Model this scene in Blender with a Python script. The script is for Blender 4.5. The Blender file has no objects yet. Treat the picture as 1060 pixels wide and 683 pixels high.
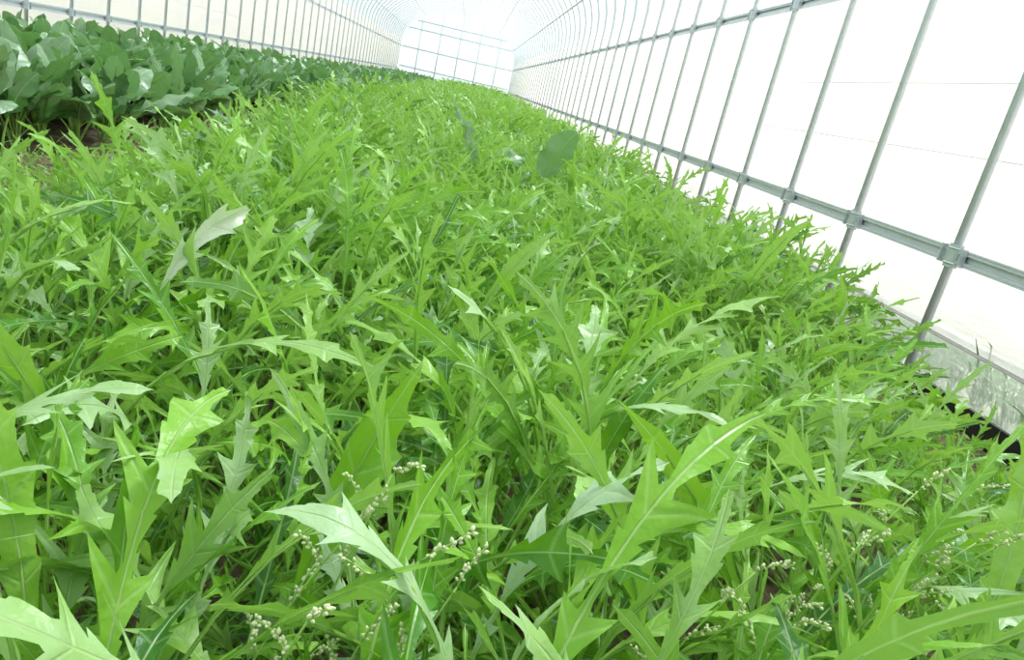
import bpy, math, random
import numpy as np
from mathutils import Vector, Matrix
random.seed(7); rng=np.random.RandomState(7)
sc=bpy.context.scene
try:
    sc.view_settings.view_transform='Standard'
except Exception: pass
# ------------------------------------------------------------ layout (metres)
H=0.56
XR=1.40; XL=-2.90; XC=(XR+XL)/2; HW=(XR-XL)/2; SH=1.45; RISE=1.30
Y0=-1.6; Y1=30.0; SP=0.56; YP0=1.93
# ------------------------------------------------------------ camera
F=765.0; roll=math.radians(13.0)
def set_cam():
    dx=(490-530)/F; dy=(341.5-83)/F
    yc=Vector((dx,dy,-1))
    k=dx*math.sin(roll)+dy*math.cos(roll)
    zc=Vector((math.sin(roll),math.cos(roll),k)).normalized()
    yc=yc.normalized(); xc=yc.cross(zc).normalized()
    R=Matrix((xc,yc,zc))
    cd=bpy.data.cameras.new('camera'); co=bpy.data.objects.new('camera',cd)
    sc.collection.objects.link(co); sc.camera=co
    cd.sensor_fit='HORIZONTAL'; cd.sensor_width=36; cd.lens=36*F/1060
    cd.clip_start=0.01; cd.clip_end=300
    M=R.to_4x4(); M.translation=Vector((0,0,H)); co.matrix_world=M
set_cam()
# ------------------------------------------------------------ node helpers
def newmat(name):
    m=bpy.data.materials.new(name); m.use_nodes=True
    nt=m.node_tree; nt.nodes.clear()
    out=nt.nodes.new('ShaderNodeOutputMaterial')
    return m,nt,out
def N(nt,t,**kw):
    n=nt.nodes.new(t)
    for k,v in kw.items(): setattr(n,k,v)
    return n
def math_(nt,op,a,b=None,clamp=False):
    n=N(nt,'ShaderNodeMath',operation=op); n.use_clamp=clamp
    for i,v in enumerate((a,b)):
        if v is None: continue
        if isinstance(v,(int,float)): n.inputs[i].default_value=v
        else: nt.links.new(v,n.inputs[i])
    return n.outputs[0]
def mixc(nt,fac,a,b):
    n=N(nt,'ShaderNodeMix',data_type='RGBA')
    for s,v in ((n.inputs[0],fac),(n.inputs[6],a),(n.inputs[7],b)):
        if isinstance(v,(int,float)): s.default_value=v
        elif isinstance(v,tuple): s.default_value=(v[0],v[1],v[2],1)
        else: nt.links.new(v,s)
    return n.outputs[2]
def ramp(nt,fac,stops):
    n=N(nt,'ShaderNodeValToRGB')
    cr=n.color_ramp
    while len(cr.elements)<len(stops): cr.elements.new(0.5)
    for e,(p,c) in zip(cr.elements,stops):
        e.position=p; e.color=(c[0],c[1],c[2],1)
    nt.links.new(fac,n.inputs[0]); return n.outputs[0]
def leaf_mat(name,stops,vein_col,back_col,trans=0.30,rough=0.36,tcol=(0.40,0.72,0.02),vw=0.06,side=True,spec=0.42):
    m,nt,out=newmat(name); L=nt.links.new
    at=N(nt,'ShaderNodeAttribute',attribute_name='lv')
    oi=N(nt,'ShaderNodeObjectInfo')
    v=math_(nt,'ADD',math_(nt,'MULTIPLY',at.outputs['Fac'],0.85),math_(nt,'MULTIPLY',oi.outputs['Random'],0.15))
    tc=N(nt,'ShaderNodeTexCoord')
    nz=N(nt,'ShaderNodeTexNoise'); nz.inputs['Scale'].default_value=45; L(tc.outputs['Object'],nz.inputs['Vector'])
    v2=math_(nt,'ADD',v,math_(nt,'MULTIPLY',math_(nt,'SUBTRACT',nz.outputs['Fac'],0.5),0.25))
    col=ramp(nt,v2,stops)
    uv=N(nt,'ShaderNodeUVMap',uv_map='UVMap')
    sp=N(nt,'ShaderNodeSeparateXYZ'); L(uv.outputs[0],sp.inputs[0])
    ax=math_(nt,'ABSOLUTE',sp.outputs[0])
    mid=math_(nt,'SUBTRACT',1.0,math_(nt,'DIVIDE',ax,vw*1.6),clamp=True)
    fr=math_(nt,'FRACT',sp.outputs[1])
    dv=math_(nt,'ABSOLUTE',math_(nt,'SUBTRACT',fr,0.72))
    sv=math_(nt,'MULTIPLY',math_(nt,'SUBTRACT',1.0,math_(nt,'DIVIDE',dv,0.04),clamp=True),0.38 if side else 0.35)
    vein=math_(nt,'MAXIMUM',mid,sv)
    geo=N(nt,'ShaderNodeNewGeometry')
    col=mixc(nt,math_(nt,'MULTIPLY',geo.outputs['Backfacing'],0.5),col,back_col)
    col=mixc(nt,math_(nt,'MULTIPLY',vein,0.7),col,vein_col)
    p=N(nt,'ShaderNodeBsdfPrincipled'); L(col,p.inputs['Base Color'])
    p.inputs['Roughness'].default_value=rough; p.inputs['Specular IOR Level'].default_value=spec
    bp=N(nt,'ShaderNodeBump'); bp.inputs['Strength'].default_value=0.5; bp.inputs['Distance'].default_value=0.003
    n2=N(nt,'ShaderNodeTexNoise'); n2.inputs['Scale'].default_value=110; n2.inputs['Detail'].default_value=3; L(tc.outputs['Object'],n2.inputs['Vector'])
    L(math_(nt,'SUBTRACT',n2.outputs['Fac'],math_(nt,'MULTIPLY',vein,0.6)),bp.inputs['Height']); L(bp.outputs[0],p.inputs['Normal'])
    t=N(nt,'ShaderNodeBsdfTranslucent'); L(mixc(nt,0.45,col,tcol),t.inputs['Color'])
    mx=N(nt,'ShaderNodeMixShader'); mx.inputs[0].default_value=trans
    L(p.outputs[0],mx.inputs[1]); L(t.outputs[0],mx.inputs[2]); L(mx.outputs[0],out.inputs[0])
    return m
def simple(name,col,rough=0.5,metal=0.0,trans=0,noise=0,nscale=20,spec=0.5):
    m,nt,out=newmat(name); L=nt.links.new
    p=N(nt,'ShaderNodeBsdfPrincipled'); p.inputs['Roughness'].default_value=rough; p.inputs['Metallic'].default_value=metal
    p.inputs['Specular IOR Level'].default_value=spec
    tc=N(nt,'ShaderNodeTexCoord'); nz=N(nt,'ShaderNodeTexNoise'); nz.inputs['Scale'].default_value=nscale; L(tc.outputs['Object'],nz.inputs['Vector'])
    dk=tuple(c*(1-noise) for c in col); lt=tuple(min(1,c*(1+noise)) for c in col)
    c=mixc(nt,nz.outputs['Fac'],dk,lt); L(c,p.inputs['Base Color'])
    if trans:
        t=N(nt,'ShaderNodeBsdfTranslucent'); L(c,t.inputs['Color'])
        mx=N(nt,'ShaderNodeMixShader'); mx.inputs[0].default_value=trans
        L(p.outputs[0],mx.inputs[1]); L(t.outputs[0],mx.inputs[2]); L(mx.outputs[0],out.inputs[0])
    else: L(p.outputs[0],out.inputs[0])
    return m
def film_mat(name,transp,col,bump=0.3,refl=0.06,vary=0.3,dark=0.9):
    m,nt,out=newmat(name); L=nt.links.new
    tc=N(nt,'ShaderNodeTexCoord'); mp=N(nt,'ShaderNodeMapping'); mp.inputs['Scale'].default_value=(1,1.2,7)
    L(tc.outputs['Object'],mp.inputs[0])
    nz=N(nt,'ShaderNodeTexNoise'); nz.inputs['Scale'].default_value=1.6; nz.inputs['Detail'].default_value=5; L(mp.outputs[0],nz.inputs['Vector'])
    bp=N(nt,'ShaderNodeBump'); bp.inputs['Strength'].default_value=bump; bp.inputs['Distance'].default_value=0.03; L(nz.outputs['Fac'],bp.inputs['Height'])
    c=mixc(nt,nz.outputs['Fac'],tuple(x*dark for x in col),col)
    tl=N(nt,'ShaderNodeBsdfTranslucent'); L(c,tl.inputs['Color']); L(bp.outputs[0],tl.inputs['Normal'])
    df=N(nt,'ShaderNodeBsdfDiffuse'); L(c,df.inputs['Color']); L(bp.outputs[0],df.inputs['Normal'])
    m0=N(nt,'ShaderNodeMixShader'); m0.inputs[0].default_value=0.2; L(tl.outputs[0],m0.inputs[1]); L(df.outputs[0],m0.inputs[2])
    tr=N(nt,'ShaderNodeBsdfTransparent'); tr.inputs[0].default_value=(col[0],col[1],col[2],1)
    m1=N(nt,'ShaderNodeMixShader')
    f=math_(nt,'ADD',transp-vary/2,math_(nt,'MULTIPLY',nz.outputs['Fac'],vary),clamp=True); L(f,m1.inputs[0])
    L(m0.outputs[0],m1.inputs[1]); L(tr.outputs[0],m1.inputs[2])
    gl=N(nt,'ShaderNodeBsdfGlossy'); gl.inputs['Roughness'].default_value=0.25; L(bp.outputs[0],gl.inputs['Normal'])
    m2=N(nt,'ShaderNodeMixShader'); m2.inputs[0].default_value=refl; L(m1.outputs[0],m2.inputs[1]); L(gl.outputs[0],m2.inputs[2])
    L(m2.outputs[0],out.inputs[0]); return m

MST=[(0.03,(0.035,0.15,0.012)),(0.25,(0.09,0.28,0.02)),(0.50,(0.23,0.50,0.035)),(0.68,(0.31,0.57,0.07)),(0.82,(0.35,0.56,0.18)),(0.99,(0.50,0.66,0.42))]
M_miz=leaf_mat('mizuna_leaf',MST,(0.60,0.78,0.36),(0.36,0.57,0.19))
M_pale=leaf_mat('pale_mizuna_leaf',[(0.2,(0.60,0.72,0.46)),(0.8,(0.74,0.82,0.62))],(0.76,0.84,0.62),(0.72,0.80,0.58),trans=0.25)
M_kom=leaf_mat('komatsuna_leaf',[(0.1,(0.045,0.16,0.025)),(0.5,(0.09,0.25,0.05)),(0.9,(0.23,0.38,0.19))],
               (0.42,0.58,0.30),(0.28,0.44,0.24),trans=0.25,rough=0.32,tcol=(0.20,0.50,0.03),vw=0.12,side=False,spec=0.6)
M_stem=simple('pale_stem',(0.48,0.70,0.20),0.35,trans=0.3,noise=0.25,nscale=30,spec=0.45)
M_bud=simple('cream_bud',(0.80,0.82,0.52),0.6,trans=0.2,noise=0.2,nscale=200)
M_steel=simple('galvanized_steel',(0.64,0.68,0.72),0.42,0.2,noise=0.10,nscale=40)
M_clamp=simple('clamp_steel',(0.58,0.62,0.66),0.32,0.4,noise=0.2,nscale=60)
M_cord=simple('film_tape',(0.86,0.86,0.86),0.5,trans=0.6)
M_black=simple('black_plastic',(0.02,0.02,0.022),0.4,noise=0.3)
M_filmW=film_mat('side_film',0.15,(0.75,0.735,0.725),vary=0.16,dark=0.80)
M_filmR=film_mat('roof_film',0.50,(0.60,0.66,0.69),vary=0.35)
M_filmE=film_mat('end_film',0.08,(0.43,0.50,0.55),vary=0.1)
M_filmB=film_mat('skirt_film',0.65,(0.85,0.90,0.87),0.5,0.08)
M_grass=simple('outdoor_grass',(0.10,0.24,0.05),0.8,trans=0.2,noise=0.4,nscale=3)
m,nt,out=newmat('soil'); L=nt.links.new
tc=N(nt,'ShaderNodeTexCoord'); nz=N(nt,'ShaderNodeTexNoise'); nz.inputs['Scale'].default_value=28; nz.inputs['Detail'].default_value=8; L(tc.outputs['Object'],nz.inputs['Vector'])
c=ramp(nt,nz.outputs['Fac'],[(0.3,(0.04,0.025,0.015)),(0.55,(0.15,0.10,0.06)),(0.75,(0.28,0.20,0.14))])
p=N(nt,'ShaderNodeBsdfPrincipled'); p.inputs['Roughness'].default_value=0.95; L(c,p.inputs['Base Color'])
bp=N(nt,'ShaderNodeBump'); bp.inputs['Strength'].default_value=0.9; bp.inputs['Distance'].default_value=0.02; L(nz.outputs['Fac'],bp.inputs['Height']); L(bp.outputs[0],p.inputs['Normal']); L(p.outputs[0],out.inputs[0])
M_soil=m
m,nt,out=newmat('outdoor_ground'); L=nt.links.new
tc=N(nt,'ShaderNodeTexCoord'); nz=N(nt,'ShaderNodeTexNoise'); nz.inputs['Scale'].default_value=2.5; nz.inputs['Detail'].default_value=6; L(tc.outputs['Object'],nz.inputs['Vector'])
c=ramp(nt,nz.outputs['Fac'],[(0.35,(0.30,0.37,0.22)),(0.6,(0.48,0.48,0.40))])
p=N(nt,'ShaderNodeBsdfPrincipled'); p.inputs['Roughness'].default_value=0.95; L(c,p.inputs['Base Color']); L(p.outputs[0],out.inputs[0]); M_out=m
# ------------------------------------------------------------ mesh builder
class MB:
    def __init__(s): s.v=[];s.f=[];s.uv=[];s.mi=[];s.lv=[]
    def add(s,verts,faces,uvs=None,mi=0,lv=0.5):
        b=len(s.v); s.v+= [tuple(x) for x in verts]; s.lv+=[lv]*len(verts)
        uvs=uvs or [(9,0)]*len(verts); s.uv+=uvs
        for f in faces: s.f.append(tuple(i+b for i in f)); s.mi.append(mi)
    def mesh(s,name,mats,smooth=True):
        me=bpy.data.meshes.new(name); me.from_pydata(s.v,[],s.f)
        for m in mats: me.materials.append(m)
        me.polygons.foreach_set('material_index',s.mi)
        me.polygons.foreach_set('use_smooth',[smooth]*len(s.f))
        ul=me.uv_layers.new(name='UVMap'); idx=np.zeros(len(me.loops),dtype=np.int32); me.loops.foreach_get('vertex_index',idx)
        ul.data.foreach_set('uv',np.array(s.uv,dtype=np.float32)[idx].ravel())
        a=me.attributes.new('lv','FLOAT','POINT'); a.data.foreach_set('value',s.lv)
        me.update(); return me
def obj(name,me,parent=None,loc=None,coll=None):
    o=bpy.data.objects.new(name,me); (coll or sc.collection).objects.link(o)
    if parent: o.parent=parent
    if loc: o.location=loc
    return o
def tube(mb,pts,rad,n=8,mi=0,lv=0.5,cap=True):
    pts=[Vector(p) for p in pts]; vs=[];fs=[]
    rads=rad if isinstance(rad,(list,tuple)) else [rad]*len(pts)
    ref=None
    for i,p in enumerate(pts):
        t=(pts[min(i+1,len(pts)-1)]-pts[max(i-1,0)]).normalized()
        if ref is None:
            ref=Vector((0,1,0)) if abs(t.y)<0.9 else Vector((1,0,0))
        a=(ref-t*ref.dot(t)).normalized(); ref=a; b=t.cross(a)
        for j in range(n):
            an=2*math.pi*j/n; vs.append(p+(a*math.cos(an)+b*math.sin(an))*rads[i])
    for i in range(len(pts)-1):
        for j in range(n):
            k=(j+1)%n; fs.append((i*n+j,i*n+k,(i+1)*n+k,(i+1)*n+j))
    if cap: fs.append(tuple(range(n))[::-1]); fs.append(tuple((len(pts)-1)*n+j for j in range(n)))
    mb.add(vs,fs,None,mi,lv)
def box(mb,c,s,mi=0):
    x,y,z=c; a,b,d=s[0]/2,s[1]/2,s[2]/2
    vs=[(x+i*a,y+j*b,z+k*d) for i in(-1,1) for j in(-1,1) for k in(-1,1)]
    mb.add(vs,[(0,1,3,2),(4,6,7,5),(0,4,5,1),(2,3,7,6),(0,2,6,4),(1,5,7,3)],None,mi)
# ------------------------------------------------------------ leaves
def spine_curve(base,az,th0,th1,Ln,bend=0.0,pw=1.4,n=28):
    P=[Vector(base)]; T=[]
    ds=Ln/n
    for i in range(n+1):
        s=i/n; th=th0+(th1-th0)*s**pw; a=az+bend*s*s
        t=Vector((math.sin(th)*math.cos(a),math.sin(th)*math.sin(a),math.cos(th))); T.append(t)
        if i<n: P.append(P[-1]+t*ds)
    return P,T
QH=[(0.0,0.0),(0.18,0.03),(0.32,0.20),(0.40,0.30),(0.44,0.14),(0.58,0.45),(0.68,0.80),(0.76,1.0),(0.80,0.60),(0.87,0.10)]
QL=[(0.0,0.0),(0.45,0.22),(0.74,1.0),(0.86,0.2)]
def add_leaf(mb,base,az,th0,th1,Ln,pf,W,nl,kind='miz',lo=0.14,k=1.0,fold=0.25,twist=0.0,bend=0.0,lv=None,r0=0.0026,lod=0,rg=random,droop=0.0,pw=1.4,wave=1.0,mi=0,term=0.42):
    n=28; P,T=spine_curve(base,az,th0,th1,Ln,bend,pw,n)
    if lv is None: lv=rg.random()
    def frame(s):
        x=min(max(s,0),1)*n; i=min(int(x),n-1); f=x-i
        p=P[i].lerp(P[i+1],f); t=T[i].lerp(T[i+1],f).normalized()
        if s>1: p=p+t*(s-1)*Ln
        a=az+bend*min(s,1)**2
        S=Vector((-math.sin(a),math.cos(a),0)); tw=twist*max(0,(s-pf*0.6))
        Nn=t.cross(S)
        c,s_=math.cos(tw),math.sin(tw)
        return p,t,S*c+Nn*s_,Nn*c-S*s_
    pts=[];rr=[]
    m=8 if lod==0 else 3
    for i in range(m+1):
        s=(pf+(1-pf)*0.75)*i/m if lod==0 else pf*1.2*i/m
        p,t,S,Nn=frame(s); pts.append(p-Nn*0.0006); rr.append(r0*(1-0.85*s))
    tube(mb,pts,rr,5 if lod==0 else 3,1,lv,cap=False)
    rows=[]
    if kind=='miz':
        qs=QH if lod==0 else QL
        ph=[]
        cuts=[0.0]
        for l in range(nl): cuts.append(cuts[-1]+rg.uniform(0.7,1.3)*(1.25-0.5*l/nl))
        cuts=[c/cuts[-1] for c in cuts]
        for l in range(nl):
            aL=rg.uniform(0.45,1.2); aR=rg.uniform(0.45,1.2)
            for q,h in qs:
                t=cuts[l]+(cuts[l+1]-cuts[l])*q; ph.append((t,l+q,h*aL,h*aR))
        ph.append((1.0,nl,0,0))
        for (t,x,hL,hR) in ph:
            E=min(1,0.20+1.35*t)*(1 if t<0.60 else max(0,(1-t)/0.40)**0.80)
            g=min(1,max(0,(t-0.62)/0.16)); low=lo+(max(lo,term)-lo)*g*g*(3-2*g)
            rows.append((t,W*E*(low+(1-low)*hL),W*E*(low+(1-low)*hR),x))
    else:
        m=12 if lod==0 else 7
        for i in range(m+1):
            t=i/m; E=math.sin(math.pi*min(1,t**0.72*0.98+0.02))**0.62
            rows.append((t,W*E*(1+0.05*rg.uniform(-1,1)),W*E*(1+0.05*rg.uniform(-1,1)),t*7))
        k=0.25
    lat=[-1,-0.5,0,0.5,1] if lod==0 else [-1,0,1]
    vs=[];uv=[];fs=[]; w1=rg.uniform(0,6.3); w2=rg.uniform(0,6.3)
    for (t,wl,wr,x) in rows:
        s0=pf+(1-pf)*t
        kk=k if t<0.6 or kind!='miz' else k*max(0.2,(1-t)/0.4)
        for u in lat:
            w=wl if u<0 else wr; xx=w*abs(u); sg=-1 if u<0 else 1
            p,T_,S,Nn=frame(s0+kk*xx/Ln)
            fo=fold*(1-0.5*t)
            wv=wave*(0.20*xx*math.sin(x*2.2+w1*(1 if sg>0 else 0)+w2)+ 0.16*xx*math.sin(x*5+w2*sg))
            cur=-droop*xx*xx/max(W,0.005)
            vs.append(p+S*(sg*xx*math.cos(fo))+Nn*(xx*math.sin(fo)+wv+cur)); uv.append((sg*xx*100,x))
    c=len(lat)
    for i in range(len(rows)-1):
        for j in range(c-1):
            a=i*c+j; fs.append((a,a+c,a+c+1,a+1))
    mb.add(vs,fs,uv,mi,lv)
def miz_plant(name,seed,lod=0,nleaf=13,flat=0.0):
    rg=random.Random(seed); mb=MB()
    for i in range(nleaf):
        az=i*2.4+rg.uniform(-0.5,0.5); inner=i/nleaf
        th0=rg.uniform(0.05,0.60)*(1.2-inner*0.7); th1=rg.uniform(1.2,2.4)-inner*0.7
        Ln=rg.uniform(0.26,0.43)
        kind=rg.random()
        if kind<0.74: W=rg.uniform(0.022,0.037); lo=rg.uniform(0.04,0.10); nl=rg.choice([4,5,5,6]); term=rg.uniform(0.22,0.38)
        elif kind<0.95: W=rg.uniform(0.014,0.022); lo=rg.uniform(0.08,0.18); nl=rg.choice([5,6,7]); term=0.40
        else: W=rg.uniform(0.014,0.021); lo=rg.uniform(0.5,0.65); nl=6; term=0.65
        add_leaf(mb,(rg.uniform(-.012,.012),rg.uniform(-.012,.012),0),az,th0,th1,Ln,rg.uniform(0.38,0.52),W,nl,
                 lo=lo,k=rg.uniform(0.6,1.2),fold=rg.uniform(0.0,0.5),twist=rg.uniform(-2.6,2.6),
                 bend=rg.uniform(-1.2,1.2),lod=lod,rg=rg,droop=rg.uniform(0,0.6),pw=rg.uniform(1.2,3.0),wave=1.3,term=term,
                 lv=min(1,max(0,0.12+0.55*inner+rg.uniform(-0.25,0.45))))  # older outer leaves darker, inner lighter: deepens the canopy shade through leaf colour
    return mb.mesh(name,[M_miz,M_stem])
def kom_plant(name,seed,lod=0):
    rg=random.Random(seed); mb=MB()
    for i in range(9):
        az=i*2.4+rg.uniform(-0.4,0.4); inner=i/9
        add_leaf(mb,(rg.uniform(-.01,.01),rg.uniform(-.01,.01),0),az,rg.uniform(0.1,0.6)*(1.2-inner),rg.uniform(1.1,2.0)-inner*0.6,rg.uniform(0.26,0.36),rg.uniform(0.36,0.46),
                 rg.uniform(0.042,0.062),6,kind='kom',fold=rg.uniform(0.1,0.4),twist=rg.uniform(-1,1),bend=rg.uniform(-.4,.4),lod=lod,rg=rg,r0=0.0042,droop=rg.uniform(0.1,0.6),wave=0.7)
    return mb.mesh(name,[M_kom,M_stem])
def weed_plant(name,seed,blade=False):
    rg=random.Random(seed); mb=MB()
    for i in range(16):
        az=rg.uniform(0,6.28)
        add_leaf(mb,(rg.uniform(-.02,.02),rg.uniform(-.02,.02),0),az,rg.uniform(0.1,0.7),rg.uniform(0.5,1.5),rg.uniform(0.06,0.16)*(2.0 if blade else 1),0.25,0.006 if not blade else 0.004,4,
                 lod=1,rg=rg,r0=0.0012,lo=0.2 if not blade else 0.9,bend=rg.uniform(-.5,.5))
    return mb.mesh(name,[M_miz if not blade else M_grass,M_stem if not blade else M_grass])
def scatter(name,meshes,pts,src):
    col=bpy.data.collections.new(name+'_plants')
    for i,me in enumerate(meshes): obj('%s_plant_%02d'%(name,i),me,coll=col,loc=(src[0],src[1]+i*0.9,0))
    me=bpy.data.meshes.new(name); me.from_pydata([p[0] for p in pts],[],[])
    a=me.attributes.new('rot','FLOAT_VECTOR','POINT'); a.data.foreach_set('vector',np.array([p[1] for p in pts],dtype=np.float32).ravel())
    a=me.attributes.new('scl','FLOAT','POINT'); a.data.foreach_set('value',[p[2] for p in pts])
    a=me.attributes.new('idx','INT','POINT'); a.data.foreach_set('value',[p[3] for p in pts])
    o=obj(name,me)
    ng=bpy.data.node_groups.new(name+'_scatter','GeometryNodeTree')
    ng.interface.new_socket('Geometry',in_out='INPUT',socket_type='NodeSocketGeometry'); ng.interface.new_socket('Geometry',in_out='OUTPUT',socket_type='NodeSocketGeometry')
    gi=ng.nodes.new('NodeGroupInput'); go=ng.nodes.new('NodeGroupOutput')
    ip=ng.nodes.new('GeometryNodeInstanceOnPoints'); ci=ng.nodes.new('GeometryNodeCollectionInfo')
    ci.inputs['Collection'].default_value=col; ci.inputs['Separate Children'].default_value=True; ci.inputs['Reset Children'].default_value=True
    def na(n,t):
        x=ng.nodes.new('GeometryNodeInputNamedAttribute'); x.data_type=t; x.inputs['Name'].default_value=n; return x.outputs[0]
    e=ng.nodes.new('FunctionNodeEulerToRotation'); l=ng.links.new
    l(na('rot','FLOAT_VECTOR'),e.inputs[0]); l(gi.outputs[0],ip.inputs['Points']); l(ci.outputs[0],ip.inputs['Instance'])
    ip.inputs['Pick Instance'].default_value=True; l(na('idx','INT'),ip.inputs['Instance Index']); l(e.outputs[0],ip.inputs['Rotation'])
    l(na('scl','FLOAT'),ip.inputs['Scale']); l(ip.outputs[0],go.inputs[0])
    md=o.modifiers.new('scatter','NODES'); md.node_group=ng
    return o
miz_hi=[miz_plant('mizuna_hi%d'%i,100+i,0,13) for i in range(14)]
miz_lo=[miz_plant('mizuna_lo%d'%i,200+i,1,12) for i in range(6)]
pts=[]
def fill(x0,x1,y0,y1,d,i0,i1,s0,s1,tilt=0.15,jit=0.5,fn=None):
    ny=int((y1-y0)/d); nx=max(1,int(round((x1-x0)/d)))
    for j in range(ny):
        for i in range(nx):
            x=x0+(i+0.5)*(x1-x0)/nx+rng.uniform(-jit,jit)*d; y=y0+(j+0.5)*d+rng.uniform(-jit,jit)*d
            s=rng.uniform(s0,s1)
            tx=rng.uniform(-tilt,tilt); ty=rng.uniform(-tilt,tilt)
            if fn:
                r=fn(x,y)
                if r is None: continue
                s*=r[0]; ty+=r[1]
            pts.append(((x,y,0.0),(tx,ty,rng.uniform(0,6.28)),s,rng.randint(i0,i1+1)))
def cl01(v): return max(0.0,min(1.0,v))
def mizfn(x,y):
    s=1.0+0.11*math.sin(x*5.1+y*2.3)+0.10*math.sin(y*4.7-x*3.3+1.0)+0.10*math.sin(x*13+y*7)*math.sin(y*12-x*5)
    ty=0
    if y<1.9:
        s*=1-0.42*cl01((x-0.62)/0.42)*cl01((1.9-y)/0.7)
    if x>0.88: ty=0.22
    if y>1.25:
        e=cl01((y-1.25)/0.35)*(1 if y<3.8 else 0.5)
        s*=1-0.52*e*cl01((-0.52-x)/0.40)
    if 2.0<y<4.0 and x<-0.95: return None
    return s,ty
BX0,BX1=-1.10,1.03
fill(BX0,BX1,-0.6,4.5,0.092,0,13,0.66,1.10,tilt=0.32,fn=mizfn)
fill(BX0,BX1,4.5,11,0.115,0,13,0.8,1.12,tilt=0.25,fn=mizfn)
fill(BX0,BX1,11,29,0.16,14,19,0.9,1.2,fn=mizfn)
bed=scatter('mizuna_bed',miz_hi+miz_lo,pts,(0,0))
kom=[kom_plant('komatsuna_%d'%i,300+i,0) for i in range(7)]
pts=[]
fill(-2.72,-1.42,0.6,9,0.17,0,6,0.9,1.3,tilt=0.3)
fill(-2.72,-1.42,9,29,0.22,0,6,1.0,1.25)
scatter('komatsuna_bed',kom,pts,(-2.0,0))
wd=[weed_plant('weed_%d'%i,400+i) for i in range(4)]
pts=[]
fill(-1.36,-1.0,1.6,9,0.11,0,3,0.5,1.2)
pts=[p for p in pts if not(2.5<p[0][1]<3.8) or rng.rand()<0.25]
scatter('path_weeds',wd,pts,(-1.2,2))
gr=[weed_plant('grass_%d'%i,500+i,True) for i in range(4)]
pts=[]
fill(XR+0.10,XR+0.6,0.3,8,0.07,0,3,0.5,1.0)
scatter('outdoor_grass_tufts',gr,pts,(2.2,1))
# ---- individually standing leaves that rise over the canopy (same plants, tall leaves)
mb=MB(); rg=random.Random(5)
def hero(b,az,th0,th1,Ln,pf,W,nl,**kw):
    add_leaf(mb,(b[0],b[1],0),az,th0,th1,Ln,pf,W,nl,rg=rg,**kw)
hero((0.065,0.295),2.80,0.0,2.2,0.42,0.60,0.026,4,pw=4.0,lo=0.16,lv=1.0,fold=0.0,r0=0.0042,bend=0.2,term=0.5)
hero((-0.07,0.41),0.75,0.05,0.6,0.39,0.50,0.024,4,lo=0.75,lv=0.55,fold=0.35,twist=2.2,r0=0.004,pw=1.5,term=0.75)
hero((-0.25,0.45),-1.1,0.0,1.8,0.43,0.56,0.038,5,pw=2.2,lo=0.10,lv=0.95,fold=0.05,bend=-0.2,r0=0.004)
hero((-0.33,0.40),0.3,0.0,1.7,0.42,0.56,0.038,5,pw=2.2,lo=0.10,lv=0.95,fold=0.15,r0=0.004)
hero((-0.30,0.36),-0.6,0.0,1.6,0.40,0.54,0.040,5,pw=2.0,lo=0.12,lv=1.0,fold=0.1,r0=0.004)
hero((-0.38,0.52),-0.9,0.05,1.8,0.42,0.54,0.036,5,pw=2.0,lo=0.10,lv=0.75,fold=0.1,r0=0.004)
hero((-0.14,0.52),-1.7,0.0,1.9,0.42,0.56,0.034,5,pw=2.4,lo=0.10,lv=0.9,fold=0.1,r0=0.004,bend=0.5)
hero((0.14,0.50),-0.5,0.0,1.9,0.40,0.54,0.036,5,pw=2.4,lo=0.10,lv=0.65,fold=0.1,r0=0.004)
hero((0.12,0.66),-0.9,0.0,1.9,0.44,0.56,0.038,5,pw=2.4,lo=0.08,lv=0.95,fold=0.1,r0=0.004,bend=0.5)
hero((0.46,0.46),-0.9,0.0,1.5,0.36,0.54,0.034,5,pw=2.4,lo=0.08,lv=0.95,fold=0.1,r0=0.004)
hero((0.40,0.55),-1.2,0.0,1.9,0.38,0.55,0.032,5,pw=2.2,lo=0.08,lv=0.95,fold=0.1,twist=0.5,r0=0.0035)
hero((0.30,0.64),-0.4,0.0,1.9,0.40,0.58,0.034,5,pw=2.2,lo=0.08,lv=0.95,fold=0.1,r0=0.0035)
hero((0.18,0.60),-1.9,0.0,1.8,0.40,0.58,0.030,4,pw=2.2,lo=0.10,lv=0.8,fold=0.2,r0=0.0035)
hero((-0.30,0.62),-0.25,0.1,1.95,0.50,0.48,0.024,5,pw=1.8,lo=0.10,lv=0.85,fold=0.2,r0=0.0035,twist=0.6)
hero((-0.08,0.62),-0.9,0.0,1.9,0.42,0.55,0.028,5,pw=2.2,lo=0.08,lv=0.6,fold=0.1,r0=0.0035)
hero((-0.45,0.75),-0.6,0.0,1.7,0.42,0.55,0.034,5,pw=2.2,lo=0.08,lv=0.95,fold=0.1,r0=0.0035)
hero((-0.52,0.80),0.4,0.0,1.7,0.44,0.55,0.034,5,pw=2.2,lo=0.08,lv=0.8,fold=0.1,r0=0.0035)
hero((0.55,0.70),-0.8,0.0,1.8,0.36,0.55,0.030,5,pw=2.2,lo=0.08,lv=0.9,fold=0.1,r0=0.0035)
hero((-0.29,0.80),0.9,-0.15,1.5,0.42,0.64,0.034,3,lo=0.35,lv=0.9,fold=0.9,twist=2.6,wave=1.6,mi=2,r0=0.003,pw=2.5,term=0.55)
hero((-0.24,0.84),1.4,0.0,0.9,0.38,0.60,0.030,5,lo=0.12,lv=0.7,fold=0.2,twist=1,r0=0.003)
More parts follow.
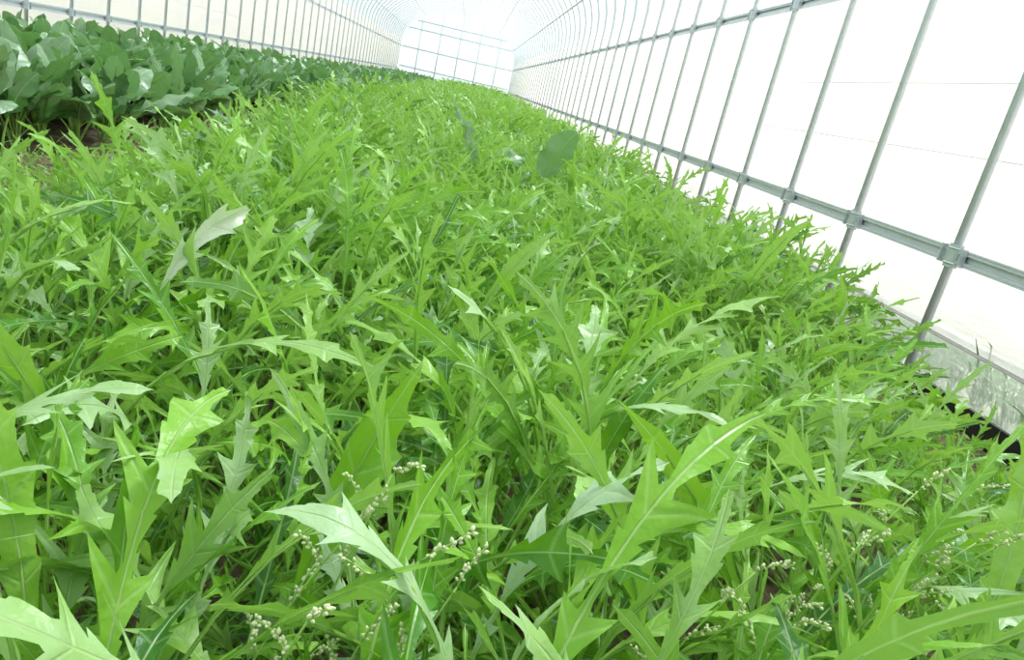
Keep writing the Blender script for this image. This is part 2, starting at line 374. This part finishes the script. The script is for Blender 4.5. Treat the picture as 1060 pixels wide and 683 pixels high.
for i in range(110):
    y=0.62+2.3*rg.random()**1.2; x=rg.uniform(-0.50-0.05*y,0.25+0.25*y)
    if y>2 and -0.1<x<0.6: continue
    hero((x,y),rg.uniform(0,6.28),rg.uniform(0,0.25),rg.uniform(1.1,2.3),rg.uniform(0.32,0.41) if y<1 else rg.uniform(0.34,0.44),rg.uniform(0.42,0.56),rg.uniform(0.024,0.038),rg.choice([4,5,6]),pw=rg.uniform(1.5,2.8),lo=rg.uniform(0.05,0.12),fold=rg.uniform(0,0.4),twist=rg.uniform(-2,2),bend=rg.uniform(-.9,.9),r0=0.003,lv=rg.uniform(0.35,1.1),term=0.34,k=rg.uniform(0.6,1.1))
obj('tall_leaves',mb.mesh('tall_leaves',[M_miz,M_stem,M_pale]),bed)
mb=MB()
add_leaf(mb,(0.08,2.68,0),2.7,0.05,1.0,0.52,0.55,0.060,6,kind='kom',lv=0.35,fold=0.2,r0=0.004,rg=rg,twist=0.3,pw=2.2)
add_leaf(mb,(0.30,2.75,0),-0.3,0.0,0.7,0.49,0.55,0.060,6,kind='kom',lv=0.7,fold=0.15,r0=0.004,rg=rg,twist=-2.2,pw=2.0)
add_leaf(mb,(0.30,2.78,0),2.3,0.1,1.0,0.40,0.55,0.045,6,kind='kom',lv=0.3,fold=0.15,r0=0.004,rg=rg)
obj('stray_komatsuna',mb.mesh('stray_komatsuna',[M_kom,M_stem]))
# ---- seed-head weeds
mb=MB()
def bud(p,r,d):
    d=Vector(d).normalized(); a=d.orthogonal().normalized(); b=d.cross(a); vs=[Vector(p)-d*r*1.3]; n=6
    for h,q in((-0.7,0.75),(0.1,1.0),(0.9,0.6)):
        for j in range(n):
            an=6.283*j/n; vs.append(Vector(p)+d*r*h+(a*math.cos(an)+b*math.sin(an))*r*q)
    vs.append(Vector(p)+d*r*1.5); fs=[(0,1+(j+1)%n,1+j) for j in range(n)]
    for k in range(2):
        for j in range(n): fs.append((1+k*n+j,1+k*n+(j+1)%n,1+(k+1)*n+(j+1)%n,1+(k+1)*n+j))
    fs+=[(1+2*n+j,1+2*n+(j+1)%n,1+3*n) for j in range(n)]
    mb.add(vs,fs,None,1,rg.random())
def seedhead(x,y,h,az,lean):
    P,T=spine_curve((x,y,0),az,0.0,lean,h/0.95,0.3,1.6,20)
    tube(mb,P,[0.0013*(1-0.5*i/20) for i in range(21)],5,0)
    for br in range(5):
        i=20-br*2
        b=P[i]; a2=az+rg.uniform(-1.3,1.3)+ (3.14 if br%2 else 0)
        ln=rg.uniform(0.022,0.038); B,BT=spine_curve(b,a2,rg.uniform(0.2,0.8),rg.uniform(0.7,1.5),ln,0.2,1,8)
        tube(mb,B,0.0006,4,0)
        for q in range(19):
            f=0.15+0.85*q/18; u=f*8; k=min(int(u),7); p=B[k].lerp(B[k+1],u-k)
            o=Vector((rg.uniform(-1,1),rg.uniform(-1,1),rg.uniform(-.6,1))).normalized()
            bud(p+o*0.0020,rg.uniform(0.0008,0.0014),o+BT[k])
for (x,y,h) in [(-0.06,0.32,.30),(-0.015,0.31,.29),(-0.09,0.34,.31),(-0.03,0.34,.31),(-0.05,0.36,.32),(0.16,0.38,.31),(0.20,0.38,.29),(0.31,0.47,.34),(0.36,0.47,.33),(0.40,0.48,.32),(0.28,0.43,.32),(0.36,0.42,.31),(0.33,0.45,.33)]:
    seedhead(x,y,h,rg.uniform(-1.2,0.6),rg.uniform(0.3,0.8))
obj('seed_head_weeds',mb.mesh('seed_head_weeds',[M_stem,M_bud]))
# ------------------------------------------------------------ ground
def grid(name,x0,x1,y0,y1,nx,ny,amp,mat,z=0):
    vs=[];fs=[]
    for j in range(ny+1):
        for i in range(nx+1):
            vs.append((x0+(x1-x0)*i/nx,y0+(y1-y0)*j/ny,z+rng.uniform(-amp,amp)))
    for j in range(ny):
        for i in range(nx):
            a=j*(nx+1)+i; fs.append((a,a+1,a+nx+2,a+nx+1))
    mb=MB(); mb.add(vs,fs); return obj(name,mb.mesh(name,[mat]))
grid('floor',XL,XR,Y0,Y1,60,420,0.012,M_soil,0.0)
grid('outdoor_ground',-60,60,-40,90,4,4,0,M_out,-0.04)
# ------------------------------------------------------------ tunnel frame
frame=bpy.data.objects.new('greenhouse_frame',None); sc.collection.objects.link(frame)
def prof(off=0.0,n=24):
    hw=HW+off; p=[(XC+hw,0.0),(XC+hw,SH)]
    for i in range(1,n):
        a=math.pi*i/n; p.append((XC+hw*math.cos(a),SH+(RISE+off)*math.sin(a)))
    p+=[(XC-hw,SH),(XC-hw,0.0)]; return p
mb=MB(); yp=YP0-6*SP; ys=[]
while yp<Y1-0.1: ys.append(yp); yp+=SP
for y in ys: tube(mb,[(x,y,z-(0.1 if z==0 else 0)) for x,z in prof(-0.02)],0.0125,10)
obj('hoops',mb.mesh('hoops',[M_steel]),frame)
def arch_at(z,side=1,off=-0.04):
    hw=HW+off
    if z<=SH: return XC+side*hw
    return XC+side*hw*math.sqrt(max(0,1-((z-SH)/(RISE+off))**2))
mb=MB()
for side in (1,-1):
    for z,hh in ((0.395,0.040),(1.20,0.034)):
        x=XC+side*(HW-0.004)
        box(mb,(x,(Y0+Y1)/2,z),(0.006,Y1-Y0,hh))
        box(mb,(x-side*0.006,(Y0+Y1)/2,z+hh/2),(0.016,Y1-Y0,0.005))
        box(mb,(x-side*0.006,(Y0+Y1)/2,z-hh/2),(0.016,Y1-Y0,0.005))
        box(mb,(x-side*0.011,(Y0+Y1)/2,z+hh*0.32),(0.003,Y1-Y0,hh*0.2))
        box(mb,(x-side*0.011,(Y0+Y1)/2,z-hh*0.32),(0.003,Y1-Y0,hh*0.2))
obj('film_channels',mb.mesh('film_channels',[M_steel],False),frame)
mb=MB()
for z,s in ((1.88,1),(1.88,-1),(2.40,1),(2.40,-1)):
    x=arch_at(z,s); tube(mb,[(x,Y0,z),(x,Y1,z)],0.011 if z>2 else 0.014,8)
tube(mb,[(XC,Y0,SH+RISE-0.05),(XC,Y1,SH+RISE-0.05)],0.013,8)
obj('purlins',mb.mesh('purlins',[M_steel]),frame)
mb=MB()
for s in(1,-1):
    for z in (0.66,0.86):
        x=XC+s*(HW+0.006); box(mb,(x,(Y0+Y1)/2,z),(0.001,Y1-Y0,0.004))
obj('film_tapes',mb.mesh('film_tapes',[M_cord],False),frame)
cm=MB()
box(cm,(0.0,0,0),(0.004,0.030,0.052))
for s in(-1,1):
    box(cm,(0.008,s*0.027,0),(0.006,0.026,0.044)); box(cm,(0.002,s*0.038,0),(0.016,0.005,0.044))
    for zz in (-1,1): tube(cm,[(0.0,s*0.024,zz*0.012),(0.010,s*0.024,zz*0.012)],0.0045,6)
arc=[]
for i in range(9):
    a=math.pi*i/8; arc.append((0.012-0.020*math.sin(a),0.019*math.cos(a)))
for i in range(8):
    (xa,ya),(xb,yb)=arc[i],arc[i+1]
    cm.add([(xa,ya,-0.028),(xb,yb,-0.028),(xb,yb,0.028),(xa,ya,0.028),(xa-0.003,ya*1.1,-0.028),(xb-0.003,yb*1.1,-0.028),(xb-0.003,yb*1.1,0.028),(xa-0.003,ya*1.1,0.028)],[(0,1,2,3),(4,7,6,5),(3,2,6,7),(0,4,5,1)])
for zz in(-0.018,0.018):
    tube(cm,[(x-0.003,y,zz) for x,y in arc],0.003,6)
cme=cm.mesh('clamp',[M_clamp],False)
cl=bpy.data.objects.new('clamps',None); sc.collection.objects.link(cl); cl.parent=frame
for y in ys:
    for z in(0.395,1.20):
        o=obj('clamp',cme,cl,(XR-0.026,y,z)); o.scale=(1,1.15,1.15)
        o=obj('clamp',cme,cl,(XL+0.026,y,z)); o.rotation_euler=(0,0,math.pi)
def film(name,p,mat,y0=Y0,y1=Y1,ny=60,amp=0.0,parent=None):
    vs=[];fs=[];n=len(p)
    for j in range(ny+1):
        y=y0+(y1-y0)*j/ny
        for x,z in p: vs.append((x+rng.uniform(-amp,amp),y,z))
    for j in range(ny):
        for i in range(n-1):
            a=j*n+i; fs.append((a,a+1,a+n+1,a+n))
    mb=MB(); mb.add(vs,fs); return obj(name,mb.mesh(name,[mat]),parent)
pf=prof(0.012,24)
film('ceiling',pf[1:-1],M_filmR)
for s,nm in((1,'right'),(-1,'left')):
    x=XC+s*(HW+0.012)
    wl=film('wall_'+nm,[(x,SH),(x,1.1),(x,0.7),(x,0.385),(x+s*0.004,0.28),(x+s*0.006,0.17)],M_filmW,ny=150,amp=0.003)
    film('skirt_film' ,[(x+s*0.01,0.20),(x+s*0.012,0.1),(x+s*0.01,-0.02)],M_filmB,ny=150,amp=0.004,parent=wl)
    mb=MB(); tube(mb,[(x-s*0.002,Y0,0.175),(x-s*0.002,Y1,0.175)],0.005,6)
    obj('curtain_hem',mb.mesh('curtain_hem',[M_filmW]),frame)
    mb=MB(); box(mb,(x-s*0.05,(Y0+Y1)/2,0.025),(0.012,Y1-Y0,0.08)); box(mb,(x-s*0.03,(Y0+Y1)/2,0.006),(0.05,Y1-Y0,0.02))
    obj('base_board',mb.mesh('base_board',[M_black],False),frame)
pe=prof(0.012,24)
for y,nm in((Y1,'end'),(Y0,'rear')):
    mb=MB(); mb.add([(x,y,z) for x,z in pe],[tuple(range(len(pe)))]); obj('wall_'+nm,mb.mesh('wall_'+nm,[M_filmE]))
mb=MB(); y=Y1-0.04
for x in (XC-1.5,XC-0.75,XC,XC+0.75,XC+1.5):
    z=SH+RISE*math.sqrt(max(0,1-((x-XC)/HW)**2))-0.03; tube(mb,[(x,y,0),(x,y,z)],0.02,8)
for z in(0.5,1.2,1.9,2.2): tube(mb,[(arch_at(z,-1),y,z),(arch_at(z,1),y,z)],0.025,8)
obj('end_frame',mb.mesh('end_frame',[M_steel]),frame)
# ------------------------------------------------------------ light
w=bpy.data.worlds.new('sky'); sc.world=w; w.use_nodes=True; nt=w.node_tree
bg=nt.nodes['Background']; tc=N(nt,'ShaderNodeTexCoord'); sp=N(nt,'ShaderNodeSeparateXYZ'); nt.links.new(tc.outputs['Generated'],sp.inputs[0])
c=ramp(nt,sp.outputs[2],[(0.0,(1,0.985,0.97)),(0.9,(0.92,0.96,1.0))]); nt.links.new(c,bg.inputs[0]); bg.inputs[1].default_value=1.75
sd=bpy.data.lights.new('sun','SUN'); sd.energy=9.5; sd.angle=math.radians(12); sd.color=(1,0.98,0.94)
so=bpy.data.objects.new('sun',sd); sc.collection.objects.link(so); so.rotation_euler=(math.radians(-28),math.radians(22),0)
